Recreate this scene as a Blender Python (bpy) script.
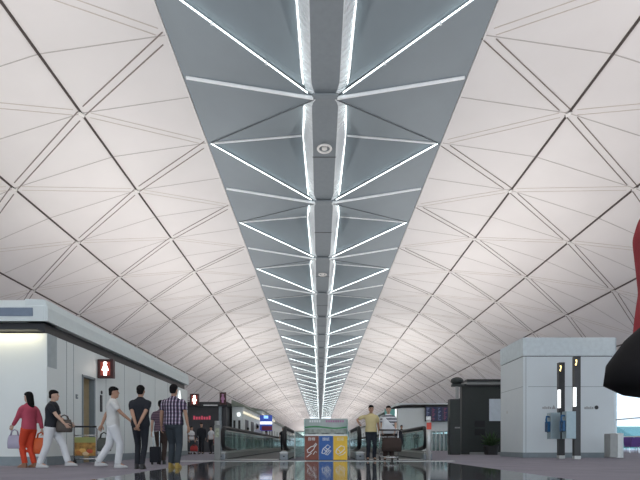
import bpy, bmesh, math, random
from mathutils import Vector, Matrix
from math import sin, cos, pi, radians as R
random.seed(7)
C = bpy.context.scene.collection
for o in list(bpy.data.objects): bpy.data.objects.remove(o)

# ------------------------------------------------------------ camera
cam_d = bpy.data.cameras.new('camera'); cam = bpy.data.objects.new('camera', cam_d); C.objects.link(cam)
cam.location = (0, 0, 0.5); cam.rotation_euler = (R(90), 0, 0)
cam_d.sensor_width = 36; cam_d.lens = 27; cam_d.shift_y = 205/640; cam_d.clip_start = 0.05; cam_d.clip_end = 2000
bpy.context.scene.camera = cam
# ------------------------------------------------------------ world
W = bpy.data.worlds.new('world'); bpy.context.scene.world = W; W.use_nodes = True
bg = W.node_tree.nodes['Background']; bg.inputs[0].default_value = (0.80, 0.90, 1.0, 1); bg.inputs[1].default_value = 2.0
vs = bpy.context.scene.view_settings
vs.view_transform = 'Standard'; vs.look = 'None'; vs.gamma = 1; vs.use_curve_mapping = False
vs.exposure = 0.0
# ------------------------------------------------------------ large area lights: unseen upward fills added to brighten the vault
def area(name, loc, rot, sx, sy, power, col):
    l = bpy.data.lights.new(name, 'AREA'); l.shape = 'RECTANGLE'; l.size = sx; l.size_y = sy; l.energy = power; l.color = col
    o = bpy.data.objects.new(name, l); C.objects.link(o); o.location = loc; o.rotation_euler = rot; return o
UP = 890; CX0 = 0.15
for s in (-1, 1):
    for i in range(9):
        y = -8 + 28*i
        area('vault_fill', (0.15+s*8.6, y+10, 5.3), (R(180), R(-s*20), 0), 0.8, 24, UP, (1.0, 0.968, 0.945))
        area('vault_fill', (CX0+s*9.4, y+10, 5.3), (R(180), R(s*52), 0), 0.6, 24, UP*.32, (1.0, 0.90, 0.84))  # second row added, tilted outward to lighten the lower vault

# ------------------------------------------------------------ materials
def nodes_mat(name):
    m = bpy.data.materials.new(name); m.use_nodes = True
    return m, m.node_tree.nodes, m.node_tree.links, m.node_tree.nodes['Principled BSDF']
def M(name, col, rough=0.5, metal=0.0, var=0.06, scale=6.0, bump=0.0, emit=0, ecol=None, spec=0.5, bscale=None):
    m, n, l, b = nodes_mat(name)
    tc = n.new('ShaderNodeTexCoord'); nz = n.new('ShaderNodeTexNoise'); nz.inputs['Scale'].default_value = scale
    nz.inputs['Detail'].default_value = 4
    l.new(tc.outputs['Object'], nz.inputs['Vector'])
    rp = n.new('ShaderNodeValToRGB'); l.new(nz.outputs['Fac'], rp.inputs['Fac'])
    c = Vector(col[:3])
    a = c*(1-var); d = c*(1+var)
    rp.color_ramp.elements[0].position = .3; rp.color_ramp.elements[1].position = .7
    rp.color_ramp.elements[0].color = (*a, 1); rp.color_ramp.elements[1].color = (min(d[0],1), min(d[1],1), min(d[2],1), 1)
    l.new(rp.outputs[0], b.inputs['Base Color'])
    b.inputs['Roughness'].default_value = rough; b.inputs['Metallic'].default_value = metal
    b.inputs['Specular IOR Level'].default_value = spec
    if bump:
        nb = n.new('ShaderNodeTexNoise'); nb.inputs['Scale'].default_value = bscale or scale*6; l.new(tc.outputs['Object'], nb.inputs['Vector'])
        bp = n.new('ShaderNodeBump'); bp.inputs['Strength'].default_value = bump; bp.inputs['Distance'].default_value = .02
        l.new(nb.outputs['Fac'], bp.inputs['Height']); l.new(bp.outputs[0], b.inputs['Normal'])
    if emit:
        b.inputs['Emission Color'].default_value = (*(ecol or col)[:3], 1); b.inputs['Emission Strength'].default_value = emit
    return m
def glass_mat(name, col, alpha=0.25, rough=0.05):
    m, n, l, b = nodes_mat(name)
    tr = n.new('ShaderNodeBsdfTransparent'); gl = n.new('ShaderNodeBsdfGlossy'); mx = n.new('ShaderNodeMixShader'); lw = n.new('ShaderNodeLayerWeight')
    df = n.new('ShaderNodeBsdfDiffuse'); m2 = n.new('ShaderNodeMixShader'); pw = n.new('ShaderNodeMath'); pw.operation = 'POWER'; pw.inputs[1].default_value = 5
    ml = n.new('ShaderNodeMath'); ml.operation = 'MULTIPLY_ADD'; ml.inputs[1].default_value = .6; ml.inputs[2].default_value = .03
    lw.inputs['Blend'].default_value = .5; l.new(lw.outputs['Facing'], pw.inputs[0]); l.new(pw.outputs[0], ml.inputs[0])
    tr.inputs[0].default_value = (*col, 1); df.inputs[0].default_value = (*col, 1); gl.inputs['Roughness'].default_value = rough
    m2.inputs[0].default_value = alpha; l.new(tr.outputs[0], m2.inputs[1]); l.new(df.outputs[0], m2.inputs[2])
    l.new(ml.outputs[0], mx.inputs[0]); l.new(m2.outputs[0], mx.inputs[1]); l.new(gl.outputs[0], mx.inputs[2])
    l.new(mx.outputs[0], n['Material Output'].inputs[0]); return m
vault = M('vault white', (0.75, 0.722, 0.708), 0.75, var=.035, scale=.35)
seam_dark = M('seam dark', (0.07, 0.055, 0.05), .8); rib_dark = M('rib edge brown', (0.22, 0.185, 0.165), .8)
seam_mid = M('seam mid', (0.46, 0.43, 0.41), .8)
seam_pale = M('seam pale', (0.56, 0.50, 0.45), .8)
node_white = M('node white', (0.85, 0.83, 0.80), .5)
baffle = M('baffle grey', (0.225, 0.265, 0.29), .55, .0, var=.05, scale=.5)
fold_shade_m = M('fold shade grey', (0.12, 0.14, 0.15), .6)
baffle_light = M('baffle pale', (0.88, 0.91, 0.92), .5, .0, var=.04)
rim_mat = M('rim grey', (0.80, 0.84, 0.86), .5, .0, var=.03)
beam_grey = M('beam grey', (0.25, 0.28, 0.30), .5, .0, var=.04)
strip_em = M('fluorescent', (0.9, 1, 1), .5, emit=4.0, ecol=(0.90, 1.0, 1.0)); rim_em = M('spine lamp', (0.9, 1, 1), .5, emit=5, ecol=(0.90, 1.0, 1.0))
cabin = M('cabin white', (0.70, 0.745, 0.73), .45, var=.02, scale=1)
cabin2 = M('cabin panel', (0.66, 0.715, 0.73), .4, var=.02, scale=1)
fascia = M('fascia', (0.68, 0.74, 0.73), .45, var=.02)
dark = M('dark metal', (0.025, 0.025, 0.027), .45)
darkgreen = M('dark kiosk', (0.028, 0.034, 0.032), .5)
plinth = M('plinth grey', (0.22, 0.26, 0.28), .5)
steel = M('brushed steel', (0.60, 0.61, 0.59), .35, .4, var=.08, scale=20)
steelm = M('grey steel', (0.34, 0.345, 0.335), .4, .2)
chrome = M('chrome', (0.7, 0.7, 0.7), .2, 1)
rubber = M('black rubber', (0.010, 0.010, 0.011), .55)
beige = M('beige interior', (0.62, 0.52, 0.34), .6)
glass = glass_mat('clear glass', (0.78, 0.9, 0.88), .06)
tglass = glass_mat('teal glass', (0.66, 0.80, 0.78), .14)
wglass = glass_mat('window glass', (0.93, 0.97, 1.0), .02)
brown_p = M('brown panel', (0.20, 0.045, 0.02), .4)
blue_p = M('blue panel', (0.015, 0.10, 0.36), .4)
yellow_p = M('yellow panel', (0.80, 0.50, 0.03), .4)
white_p = M('white print', (0.80, 0.82, 0.82), .5)
green_p = M('green print', (0.06, 0.28, 0.10), .5)
pink_p = M('mauve print', (0.45, 0.20, 0.35), .5)
sign_dark = M('sign maroon', (0.055, 0.012, 0.012), .4)
sign_em = M('lit pictogram', (1, .95, .9), .5, emit=5, ecol=(1, .93, .85))
halo_em = M('lit red sign face', (.25, .03, .02), .5, emit=.16, ecol=(.9, .12, .06))
red_em = M('red lettering', (.6, .08, .12), .5, emit=.22, ecol=(.9, .12, .22))
yel_em = M('yellow lit pictogram', (1, .8, .3), .5, emit=2.2, ecol=(1, .78, .35))
white_em = M('white lamp', (1, 1, 1), .5, emit=1.3, ecol=(.95, 1, 1))
warm_em = M('warm lamp', (1, .9, .7), .5, emit=.7, ecol=(1, .9, .66))
bluephone = M('phone blue', (0.01, 0.09, 0.22), .35)
phonegrey = M('phone hood', (0.32, 0.40, 0.43), .3, .4)
screen = M('screen dark', (0.015, 0.02, 0.06), .25, emit=.02, ecol=(.1, .15, .6))
screen_red = M('screen rows', (0.2, 0.02, 0.05), .3, emit=.25, ecol=(.5, .1, .15))
screen_w = M('poster pale', (0.50, 0.56, 0.62), .3, emit=.06, ecol=(.8, .9, 1))
purple = M('purple vinyl', (0.09, 0.025, 0.20), .5)
leaf = M('leaf', (0.05, 0.10, 0.035), .6, var=.4, scale=15)
soil = M('planter', (0.03, 0.03, 0.03), .6)
teal_p = M('teal poster', (0.20, 0.50, 0.45), .5)

def carpet_mat():
    m, n, l, b = nodes_mat('carpet'); tc = n.new('ShaderNodeTexCoord')
    n1 = n.new('ShaderNodeTexNoise'); n1.inputs['Scale'].default_value = 1.2; n1.inputs['Detail'].default_value = 8
    n2 = n.new('ShaderNodeTexNoise'); n2.inputs['Scale'].default_value = 90
    l.new(tc.outputs['Object'], n1.inputs['Vector']); l.new(tc.outputs['Object'], n2.inputs['Vector'])
    mx = n.new('ShaderNodeMath'); mx.operation = 'ADD'; l.new(n1.outputs['Fac'], mx.inputs[0]); l.new(n2.outputs['Fac'], mx.inputs[1])
    rp = n.new('ShaderNodeValToRGB'); rp.color_ramp.elements[0].position = .35; rp.color_ramp.elements[1].position = .65
    md = n.new('ShaderNodeMath'); md.operation = 'MULTIPLY'; md.inputs[1].default_value = .5; l.new(mx.outputs[0], md.inputs[0])
    l.new(md.outputs[0], rp.inputs[0]); rp.color_ramp.elements[0].color = (.22, .21, .245, 1); rp.color_ramp.elements[1].color = (.29, .275, .31, 1)
    l.new(rp.outputs[0], b.inputs['Base Color']); b.inputs['Roughness'].default_value = .95; b.inputs['Specular IOR Level'].default_value = .1
    return m
carpet = carpet_mat()
def granite_mat():
    m, n, l, b = nodes_mat('polished granite'); tc = n.new('ShaderNodeTexCoord')
    br = n.new('ShaderNodeTexBrick'); br.offset = 0; br.inputs['Scale'].default_value = 1; br.inputs['Brick Width'].default_value = .9; br.inputs['Row Height'].default_value = .9
    br.inputs['Mortar Size'].default_value = .006
    l.new(tc.outputs['Object'], br.inputs['Vector'])
    br.inputs['Color1'].default_value = (.075, .08, .09, 1); br.inputs['Color2'].default_value = (.09, .095, .10, 1); br.inputs['Mortar'].default_value = (.04, .04, .045, 1)
    l.new(br.outputs[0], b.inputs['Base Color'])
    nz = n.new('ShaderNodeTexNoise'); nz.inputs['Scale'].default_value = 200; l.new(tc.outputs['Object'], nz.inputs['Vector'])
    rr = n.new('ShaderNodeMapRange'); rr.inputs['To Min'].default_value = .03; rr.inputs['To Max'].default_value = .09; l.new(nz.outputs['Fac'], rr.inputs['Value'])
    l.new(rr.outputs[0], b.inputs['Roughness']); b.inputs['Specular IOR Level'].default_value = .5
    return m
granite = granite_mat()

# ------------------------------------------------------------ mesh builder
class MB:
    def __init__(s): s.v = []; s.f = []; s.mi = []; s.m = 0
    def add(s, vs, fs):
        b = len(s.v); s.v += [tuple(v) for v in vs]; s.f += [tuple(i+b for i in f) for f in fs]; s.mi += [s.m]*len(fs); return s
    def box(s, x0, x1, y0, y1, z0, z1):
        return s.add([(x0,y0,z0),(x1,y0,z0),(x1,y1,z0),(x0,y1,z0),(x0,y0,z1),(x1,y0,z1),(x1,y1,z1),(x0,y1,z1)],
                     [(0,3,2,1),(4,5,6,7),(0,1,5,4),(1,2,6,5),(2,3,7,6),(3,0,4,7)])
    def prism(s, poly, axis, a, b):
        # poly: list of 2d points, extruded along axis from a to b
        def P(p, t): return {'x': (t, p[0], p[1]), 'y': (p[0], t, p[1]), 'z': (p[0], p[1], t)}[axis]
        n = len(poly); vs = [P(p, a) for p in poly] + [P(p, b) for p in poly]
        return s.add(vs, [tuple(range(n))[::-1], tuple(range(n, 2*n))] + [(i, (i+1) % n, n+(i+1) % n, n+i) for i in range(n)])
    def slab(s, pts, t):
        # polygon of 3D points thickened by vector t
        t = Vector(t); n = len(pts); vs = [Vector(p) for p in pts] + [Vector(p)+t for p in pts]
        return s.add(vs, [tuple(range(n)), tuple(range(2*n-1, n-1, -1))] + [((i+1) % n, i, n+i, n+(i+1) % n) for i in range(n)])
    def loft(s, rings, cap=True):
        b = len(s.v); n = len(rings[0])
        for r in rings: s.v += [tuple(p) for p in r]
        for k in range(len(rings)-1):
            for i in range(n):
                s.f.append((b+k*n+i, b+k*n+(i+1) % n, b+(k+1)*n+(i+1) % n, b+(k+1)*n+i)); s.mi.append(s.m)
        if cap:
            s.f.append(tuple(b+i for i in range(n))[::-1]); s.mi.append(s.m)
            s.f.append(tuple(b+(len(rings)-1)*n+i for i in range(n))); s.mi.append(s.m)
        return s
    def tube(s, pts, rad, n=8):
        pts = [Vector(p) for p in pts]; rad = rad if isinstance(rad, (list, tuple)) else [rad]*len(pts)
        rings = []; up = None
        for i, p in enumerate(pts):
            d = (pts[min(i+1, len(pts)-1)]-pts[max(i-1, 0)])
            d = d.normalized() if d.length > 1e-9 else Vector((0,0,1))
            if up is None: up = Vector((0,0,1)) if abs(d.z) < .9 else Vector((0,1,0))
            a = d.cross(up)
            if a.length < 1e-4: a = d.cross(Vector((1,0.1,0)))
            a.normalize(); bb = a.cross(d).normalized(); up = bb
            rings.append([p + a*cos(2*pi*k/n)*rad[i] + bb*sin(2*pi*k/n)*rad[i] for k in range(n)])
        return s.loft(rings)
    def ell(s, c, r, n=12, m=8):
        c = Vector(c); rings = []
        for k in range(1, m):
            t = pi*k/m; rings.append([c+Vector((r[0]*sin(t)*cos(2*pi*i/n), r[1]*sin(t)*sin(2*pi*i/n), -r[2]*cos(t))) for i in range(n)])
        return s.loft(rings)
    def cyl(s, c, r, h, n=16): return s.tube([c, (c[0], c[1], c[2]+h)], r, n)
    def build(s, name, mats, parent=None, smooth=False, bevel=0, kind=None):
        me = bpy.data.meshes.new(name); me.from_pydata(s.v, [], s.f)
        mats = mats if isinstance(mats, (list, tuple)) else [mats]
        for m in mats: me.materials.append(m)
        for p, i in zip(me.polygons, s.mi): p.material_index = i
        bm = bmesh.new(); bm.from_mesh(me); bmesh.ops.recalc_face_normals(bm, faces=bm.faces); bm.to_mesh(me); bm.free()
        if smooth:
            for p in me.polygons: p.use_smooth = True
        o = bpy.data.objects.new(name, me); C.objects.link(o)
        if parent: o.parent = parent
        if bevel:
            b = o.modifiers.new('bevel', 'BEVEL'); b.width = bevel; b.segments = 2; b.limit_method = 'ANGLE'
        if kind: o['kind'] = kind
        return o
def tag(o, label, cat, group=None):
    o['label'] = label; o['category'] = cat
    if group: o['group'] = group
    return o
def thing(name, label, cat, loc=(0,0,0), rz=0, group=None):
    o = bpy.data.objects.new(name, None); C.objects.link(o); o.location = loc; o.rotation_euler = (0, 0, rz)
    o.empty_display_size = .2
    return tag(o, label, cat, group)
def copy_tree(o, parent=None):
    c = o.copy(); C.objects.link(c); c.parent = parent
    for ch in list(o.children): copy_tree(ch, c)
    return c
def text(body, size, mat, parent, loc, rot, name='lettering', ext=.004):
    cu = bpy.data.curves.new(name, 'FONT'); cu.body = body; cu.size = size; cu.extrude = ext; cu.align_x = 'CENTER'; cu.align_y = 'CENTER'
    t = bpy.data.objects.new(name, cu); C.objects.link(t)
    dg = bpy.context.evaluated_depsgraph_get(); me = bpy.data.meshes.new_from_object(t.evaluated_get(dg))
    bpy.data.objects.remove(t); o = bpy.data.objects.new(name, me); C.objects.link(o)
    me.materials.clear(); me.materials.append(mat); o.location = loc; o.rotation_euler = rot; o.parent = parent
    return o

# ============================================================ SETTING
CX = 0.185; ZC = 0.5
b = MB(); b.box(-34, 34, -25, 240, -.3, 0); floor = b.build('floor', carpet, kind='structure')
b = MB(); b.box(-3.25, 3.6, -6, 14.6, 0, .006); b.build('floor', granite, kind='structure')
b = MB(); b.box(-4.4, 4.1, 14.6, 14.85, 0, .014); b.build('trim_1', steel, kind='structure')

# --- vault
PR = [(0.389, 1.0), (0.700, 0.954), (1.027, 0.850), (1.340, 0.715), (1.62, 0.545), (1.88, 0.34)]
Lm = 5.43; Y0 = 20.65; NR = len(PR)
def node(s, r, k, off=0.0):
    return Vector((CX + s*PR[r][0]*13, Y0 + Lm*(k + r*.5 + off), ZC + PR[r][1]*13))
def segn(s, r):   # inward (downward) normal of facet r..r+1
    a = node(s, r, 0); c = node(s, r+1, 0); d = Vector((c.x-a.x, 0, c.z-a.z)).normalized()
    n = Vector((d.z, 0, -d.x))
    return n if n.z < 0 else -n
K0, K1 = -6, 39
ceil = MB()
for s in (-1, 1):
    for r in range(NR-1):
        a0 = Vector((CX+s*PR[r][0]*13, -14, ZC+PR[r][1]*13)); a1 = a0.copy(); a1.y = 236
        b0 = Vector((CX+s*PR[r+1][0]*13, -14, ZC+PR[r+1][1]*13)); b1 = b0.copy(); b1.y = 236
        ceil.slab([a0, a1, b1, b0], -segn(s, r)*.3)
ceiling = ceil.build('ceiling', vault, kind='structure')
def seam(mb, p, q, w, n, t=.03):
    d = (q-p).normalized(); sd = d.cross(n).normalized()*w/2
    mb.slab([p-sd, p+sd, q+sd, q-sd], n*t)
mL, mB_, mC, mT, mN = MB(), MB(), MB(), MB(), MB()
for s in (-1, 1):
    for r in range(1, NR-1):
        n = (segn(s, r)+segn(s, r-1)).normalized()
        seam(mL, node(s, r, K0), node(s, r, K1), .075, n, .05)
    for r in range(NR-1):
        n = segn(s, r)
        for k in range(K0, K1):
            p, q = node(s, r, k), node(s, r+1, k); d = (q-p).normalized(); sd = d.cross(n).normalized()
            if q.y < 235:
                for e, i in ((-.15, 0), (.15, 1)):
                    st = .35 if (i == 0) else .0; en = .0 if i == 0 else .35
                    seam(mB_, p+sd*e+d*st, q+sd*e-d*en, .03, n, .02)
            q2 = node(s, r+1, k-1); d = (q2-p).normalized(); sd = d.cross(n).normalized()
            for e in (-.13, .13): seam(mC, p+sd*e+d*.3, q2+sd*e-d*.3, .022, n, .012)
            # transverse seams on this facet at both half modules
            for h in (0, .5):
                y = Y0+Lm*(k+h+r*.5)
                a = Vector((p.x, y, p.z)); c = Vector((q.x, y, q.z)); seam(mT, a, c, .03, n, .01)
        if r > 0:
            nn = (segn(s, r)+segn(s, r-1)).normalized()
            for k in range(K0, K1):
                p = node(s, r, k)+nn*.055; mN.slab([p+Vector((-.11, -.02, 0)), p+Vector((0, -.16, 0)), p+Vector((.11, .02, 0)), p+Vector((0, .16, 0))], nn*.02)
mL.build('panel_gap', seam_dark, ceiling); mB_.build('rib_edge', rib_dark, ceiling)
mC.build('crease', seam_pale, ceiling); mT.build('panel_joint', seam_mid, ceiling); mN.build('node_plate', node_white, ceiling)
# pale edge trim to the skylight slot
for i, s in enumerate((-1, 1)):
    e = node(s, 0, 0); t = MB(); t.box(e.x-.03, e.x+.03, -14, 236, e.z-.02, e.z+.3); t.build('trim_%d' % (i+2), vault, kind='structure')

b = MB(); b.box(CX-5.3, CX+5.3, -14, 236, 14.7, 14.9); b.build('ceiling', vault, kind='structure')  # unseen slab added over the skylight to block sky through the baffle gaps
# --- skylight bays
BP = 7.32
def make_bay():
    root = thing('skylight_bay', '', 'skylight', (CX, 0, 0))
    ZE, ZH, ZS = 13.5, 12.77, 13.85
    th = Vector((0, 0, .06))
    for s in (-1, 1):
        E = Vector((s*5.0, 0, ZE)); Mn = Vector((s*5.0, -BP/2, ZE)); Mf = Vector((s*5.0, BP/2, ZE))
        Hn = Vector((s*.42, -BP/2, ZH)); Hf = Vector((s*.42, BP/2, ZH)); S = Vector((s*.98, 0, ZS))
        Kn = Vector((s*.80, -BP/2+.55, ZH+.17)); Kf = Vector((s*.80, BP/2-.55, ZH+.17))
        m = MB(); m.slab([Mn, E, Hn], th); m.build('baffle_panel', baffle, root)
        m = MB(); m.slab([Hn, E, Kn], th); m.slab([Kn, E, S], th); m.build('baffle_panel', baffle, root)
        up = Vector((0, 0, .15)); ov = Vector((s*.22, .30, 0))
        m = MB(); m.slab([E+up, Kf+up, S+up*.3], th); m.slab([E+up, E+up+ov*.35, Hf+up-Vector((0,.03,0)), Kf+up], th); m.build('baffle_panel', baffle, root)
        m = MB(); m.slab([E, Mf, Hf], th*.5); m.build('baffle_panel', baffle, root)
        # luminous strip in the gap along the diagonal
        d = (Hf-E).normalized(); sd = Vector((-d.y*s, d.x*s, 0)).normalized()*.05
        if sd.y > 0: sd = -sd
        m = MB(); m.tube([E+d*.08+sd+Vector((0,0,.0)), Hf-d*.3+sd+Vector((0,0,.0))], .02, 6); m.build('light_strip', strip_em, root)
        m = MB(); m.tube([E+Vector((-s*.1,0,-.02)), Hn+Vector((0,.05,-.02))], .022, 6); m.build('fold_shade_bar', fold_shade_m, root)  # dark line added to paint the shade where two baffle panels fold
        # transverse bars
        m = MB(); m.tube([E+Vector((-s*.15,0,-.02)), S+Vector((0,0,-.04))], .045, 6); m.build('cross_bar', baffle_light, root)
        m = MB(); m.tube([Mf+Vector((-s*.1,-.07,-.04)), Hf+Vector((0,-.07,-.04))], .062, 6); m.build('cross_bar', baffle_light, root)
        for t in (.33, .66):
            m = MB(); p = E.lerp(Hf, t)+sd; m.cyl((p.x, p.y, p.z-.07), .035, .1, 8); m.build('hanger', baffle_light, root)
    # spine: rounded rim, centre soffit
    N = 28; rim = {-1: [], 1: []}; sof = []
    ys = [(-BP/2+BP*i/N)*.995 for i in range(N+1)]
    def prof(y):
        t = 1-abs(y)/(BP/2)         # 0 at hub, 1 at middle
        e = min(1, (t/.16))**.5 if t > 0 else 0
        wo = .42+(.40*e)+.16*t; wi = .26+.22*e
        zo = ZH+.17*min(1, t/.15)+(ZS-ZH-.17)*max(0, (t-.15)/.85) if t else ZH
        zi = ZH+.02+.10*e
        return wo, wi, zo, zi
    for s in (-1, 1):
        m = MB(); rows = []
        for y in ys:
            wo, wi, zo, zi = prof(y)
            rows.append([Vector((s*(wi+(wo-wi)*(a/(pi/2))**.9), y, zi+(zo-zi+.12)*(a/(pi/2))**1.15)) for a in [pi/2*q/8 for q in range(9)]])
        for i in range(N):
            for j in range(8): m.add([rows[i][j], rows[i+1][j], rows[i+1][j+1], rows[i][j+1]], [(0,1,2,3)])
        o = m.build('rim', rim_mat, root, smooth=True)
        o.modifiers.new('s', 'SOLIDIFY').thickness = .03
        m = MB(); pts = []
        for y in ys[1:-1]:
            wo, wi, zo, zi = prof(y); pts.append(Vector((s*(wo-.07), y, zo-.06)))
        m.tube(pts[1:-1], .014, 6); m.build('light_strip', rim_em, root)
    m = MB()
    rings = []
    for y in ys:
        wo, wi, zo, zi = prof(y); rings.append([Vector((-wi, y, zi)), Vector((wi, y, zi)), Vector((wi, y, zi+.1)), Vector((-wi, y, zi+.1))])
    m.loft(rings); m.build('spine_beam', beam_grey, root)
    m = MB(); m.box(-.5, .5, -.012, .012, ZH+.105, ZH+.13); m.build('joint', dark, root)
    m = MB(); m.slab([(-.45, BP/2-.25, ZH-.05), (.45, BP/2-.25, ZH-.05), (.45, BP/2-.01, ZH-.05), (-.45, BP/2-.01, ZH-.05)], (0,0,.05)); m.build('hub_plate', beam_grey, root)
    return root
def skylight_label(i):
    o = ['', 'second', 'third', 'fourth', 'fifth', 'sixth', 'seventh', 'eighth']
    if i == 0: return 'folded grey skylight bay at the top edge, nearest overhead, only partly in view'
    if i < 8: return 'folded grey skylight bay with lit edges, %s of the row counting from overhead' % o[i]
    return 'tiny distant skylight bay packed with others near the far end of the ceiling spine'
bay0 = make_bay()
for i in range(29):
    o = bay0 if i == 0 else copy_tree(bay0)
    o.location = (CX, Y0+BP*(i-1), 0)
    tag(o, skylight_label(i), 'skylight', 'folded skylight bays')
# ring shaped fitting on the spine
for i, (yy, zz) in enumerate(((19.9, 12.86), (34.6, 12.86))):
    t = thing('ceiling_speaker', ['white ring shaped ceiling fitting, the larger and nearer one on the grey spine',
              'small ring shaped ceiling fitting further along the grey spine'][i], 'ceiling fitting', (CX, yy, zz), 0, 'ring fittings')
    m = MB(); rings = []
    for k in range(24):
        a = 2*pi*k/24; rings.append([Vector(((.27+.05*cos(q))*cos(a), (.27+.05*cos(q))*sin(a), -.08+.04*sin(q))) for q in (0, pi/3, 2*pi/3, pi, 4*pi/3, 5*pi/3)])
    rings.append(rings[0]); m.loft(rings, cap=False); m.build('ring', node_white, t, smooth=True)
    m = MB(); m.cyl((0,0,-.10), .11, .12); m.build('core', node_white, t)
    m = MB()
    for a in (0, 2.09, 4.19): m.tube([(0,0,-.06), (.27*cos(a), .27*sin(a), -.06)], .015, 6)
    m.build('spokes', steelm, t)

# --- side glazing and surroundings
def glazing(idx, x, side):
    fr = MB(); g = MB(); n = 0
    for y in range(-12, 236, 4): fr.box(x-.08, x+.08, y-.07, y+.07, 0, 5.05)
    for z in (1.15, 2.6, 4.95): fr.box(x-.05, x+.05, -14, 236, z-.05, z+.05)
    f = fr.build('window_%d' % idx, cabin, kind='structure')
    g.box(x-.012, x+.012, -14, 236, .02, 5.0); g.build('pane', wglass, f)
glazing(1, CX+1.88*13, 1); glazing(2, CX-1.88*13, -1)
apron = M('apron', (0.30, 0.42, 0.44), .8, var=.1, scale=.05)
hillm = M('hill', (0.10, 0.24, 0.26), .9, var=.2, scale=.02)
b = MB(); b.box(-600, -34.1, -100, 700, -4.2, -4); b.box(34.1, 600, -100, 700, -4.2, -4); b.build('floor', apron, kind='structure')
def ridge(x, sgn):
    m = MB(); pts = []
    for i in range(60):
        y = -100+i*14; pts.append((y, 10+12*abs(sin(i*.37))+6*sin(i*.9+sgn)))
    poly = [(-100, -4)]+pts+[(726, -4)]
    m.prism(poly, 'x', x, x+60*sgn); m.build('hill', hillm, kind='structure')
ridge(420, 1); ridge(-420, -1)
# far end wall
b = MB()
zs = ZC
poly = [(CX-s*PR[r][0]*13*1, ZC+PR[r][1]*13) for s in (1,) for r in range(NR)]
left = [(CX-PR[r][0]*13, ZC+PR[r][1]*13) for r in range(NR-1, -1, -1)]; right = [(CX+PR[r][0]*13, ZC+PR[r][1]*13) for r in range(NR)]
b.prism([(left[0][0], 3.8)]+left+right+[(right[-1][0], 3.8)], 'y', 234, 234.4); b.build('wall_far', vault, kind='structure')
fr = MB()
for x in range(-24, 26, 4): fr.box(x-.1, x+.1, 234, 234.2, 0, 3.8)
f = fr.build('window_3', steelm, kind='structure'); g = MB(); g.box(-24.4, 24.6, 234.08, 234.1, .02, 3.8); g.build('pane', wglass, f)

def pic_woman(mb, cx, cz, h, y0, y1):
    """female pictogram in the xz plane"""
    c = [(cx+.13*h*cos(a*pi/6), cz+.38*h+.11*h*sin(a*pi/6)) for a in range(12)]; mb.prism(c, 'y', y0, y1)
    mb.prism([(cx-.10*h, cz+.25*h), (cx+.10*h, cz+.25*h), (cx+.24*h, cz-.12*h), (cx+.12*h, cz-.16*h), (cx+.10*h, cz-.48*h), (cx-.10*h, cz-.48*h), (cx-.12*h, cz-.16*h), (cx-.24*h, cz-.12*h)], 'y', y0, y1)

# ============================================================ LEFT RESTROOM CABIN
cb = thing('restroom_cabin', 'long white restroom cabin with dark shadow band under its roof, on the left', 'building', (-6.6, 11.6, 0))
LX = -9.0; LY = 12.3
m = MB(); m.box(LX, 0, 0, .15, 0, 3.2)                       # front wall
m.box(LX, 0, LY-.15, LY, 0, 3.2)
m.box(-.12, 0, .15, 1.72, 0, 3.2); m.box(-.12, 0, 2.45, LY-.15, 0, 3.2); m.box(-.12, 0, 1.72, 2.45, 2.42, 3.2)
m.m = 1
for y in (.9, 1.25, 3.2, 4.6, 6.0, 7.6, 9.2, 10.8): m.box(-.01, .005, y-.006, y+.006, .22, 3.2)
for x in (-1.6, -3.2, -4.8): m.box(x-.006, x+.006, -.005, .01, .22, 3.2)
m.m = 0
m.build('wall', [cabin, plinth], cb)
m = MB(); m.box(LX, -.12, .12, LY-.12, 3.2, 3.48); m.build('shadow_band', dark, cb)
m = MB()
m.prism([(.05, 3.48), (.05, 3.80), (-.02, 4.0), (-.5, 4.02), (-.5, 3.48)], 'y', -.05, LY+.05)
m.prism([(-.06, 3.48), (-.06, 3.84), (.0, 4.0), (.5, 4.02), (.5, 3.48)], 'x', LX, -.02)
m.box(LX, -.4, .4, LY, 3.48, 3.9); m.build('roof_fascia', fascia, cb)
m = MB(); m.box(LX, -.30, -.075, -.05, 3.60, 3.80); m.build('louvre_strip', M('louvre blue grey', (.18, .23, .30), .4), cb)
m = MB(); m.box(0, .012, .02, .42, 2.40, 3.2); m.build('corner_plate', M('corner plate', (.36, .41, .42), .4), cb)
m = MB(); m.box(LX, .015, -.015, 0, 0, .22); m.box(0, .015, 0, 1.72, 0, .22); m.box(0, .015, 2.45, LY, 0, .22); m.build('plinth', plinth, cb)
m = MB(); m.box(-1.6, -.12, 2.45, 2.6, 0, 2.6); m.box(-1.75, -1.6, 1.4, 2.6, 0, 2.6); m.box(-1.6, -.12, 1.4, 1.55, 0, 2.6); m.box(-1.7, -.12, 1.4, 2.6, 2.6, 2.7); m.build('lobby_lining', beige, cb)
m = MB(); m.box(-.14, .02, 1.70, 1.76, 0, 2.44); m.box(-.14, .02, 2.41, 2.47, 0, 2.44); m.box(-.14, .02, 1.70, 2.47, 2.40, 2.46); m.build('door_frame', plinth, cb)
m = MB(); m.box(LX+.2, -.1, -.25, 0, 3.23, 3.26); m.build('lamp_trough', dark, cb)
m = MB(); m.box(-1.3, -.4, 1.7, 1.9, 2.55, 2.58); m.build('lobby_lamp', warm_em, cb)
lt = area('cabin_wall_washer', (-6.6-3.78, 11.6-.20, 3.22), (R(25), 0, 0), 7.3, .08, 32, (1, .88, .60))

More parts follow.
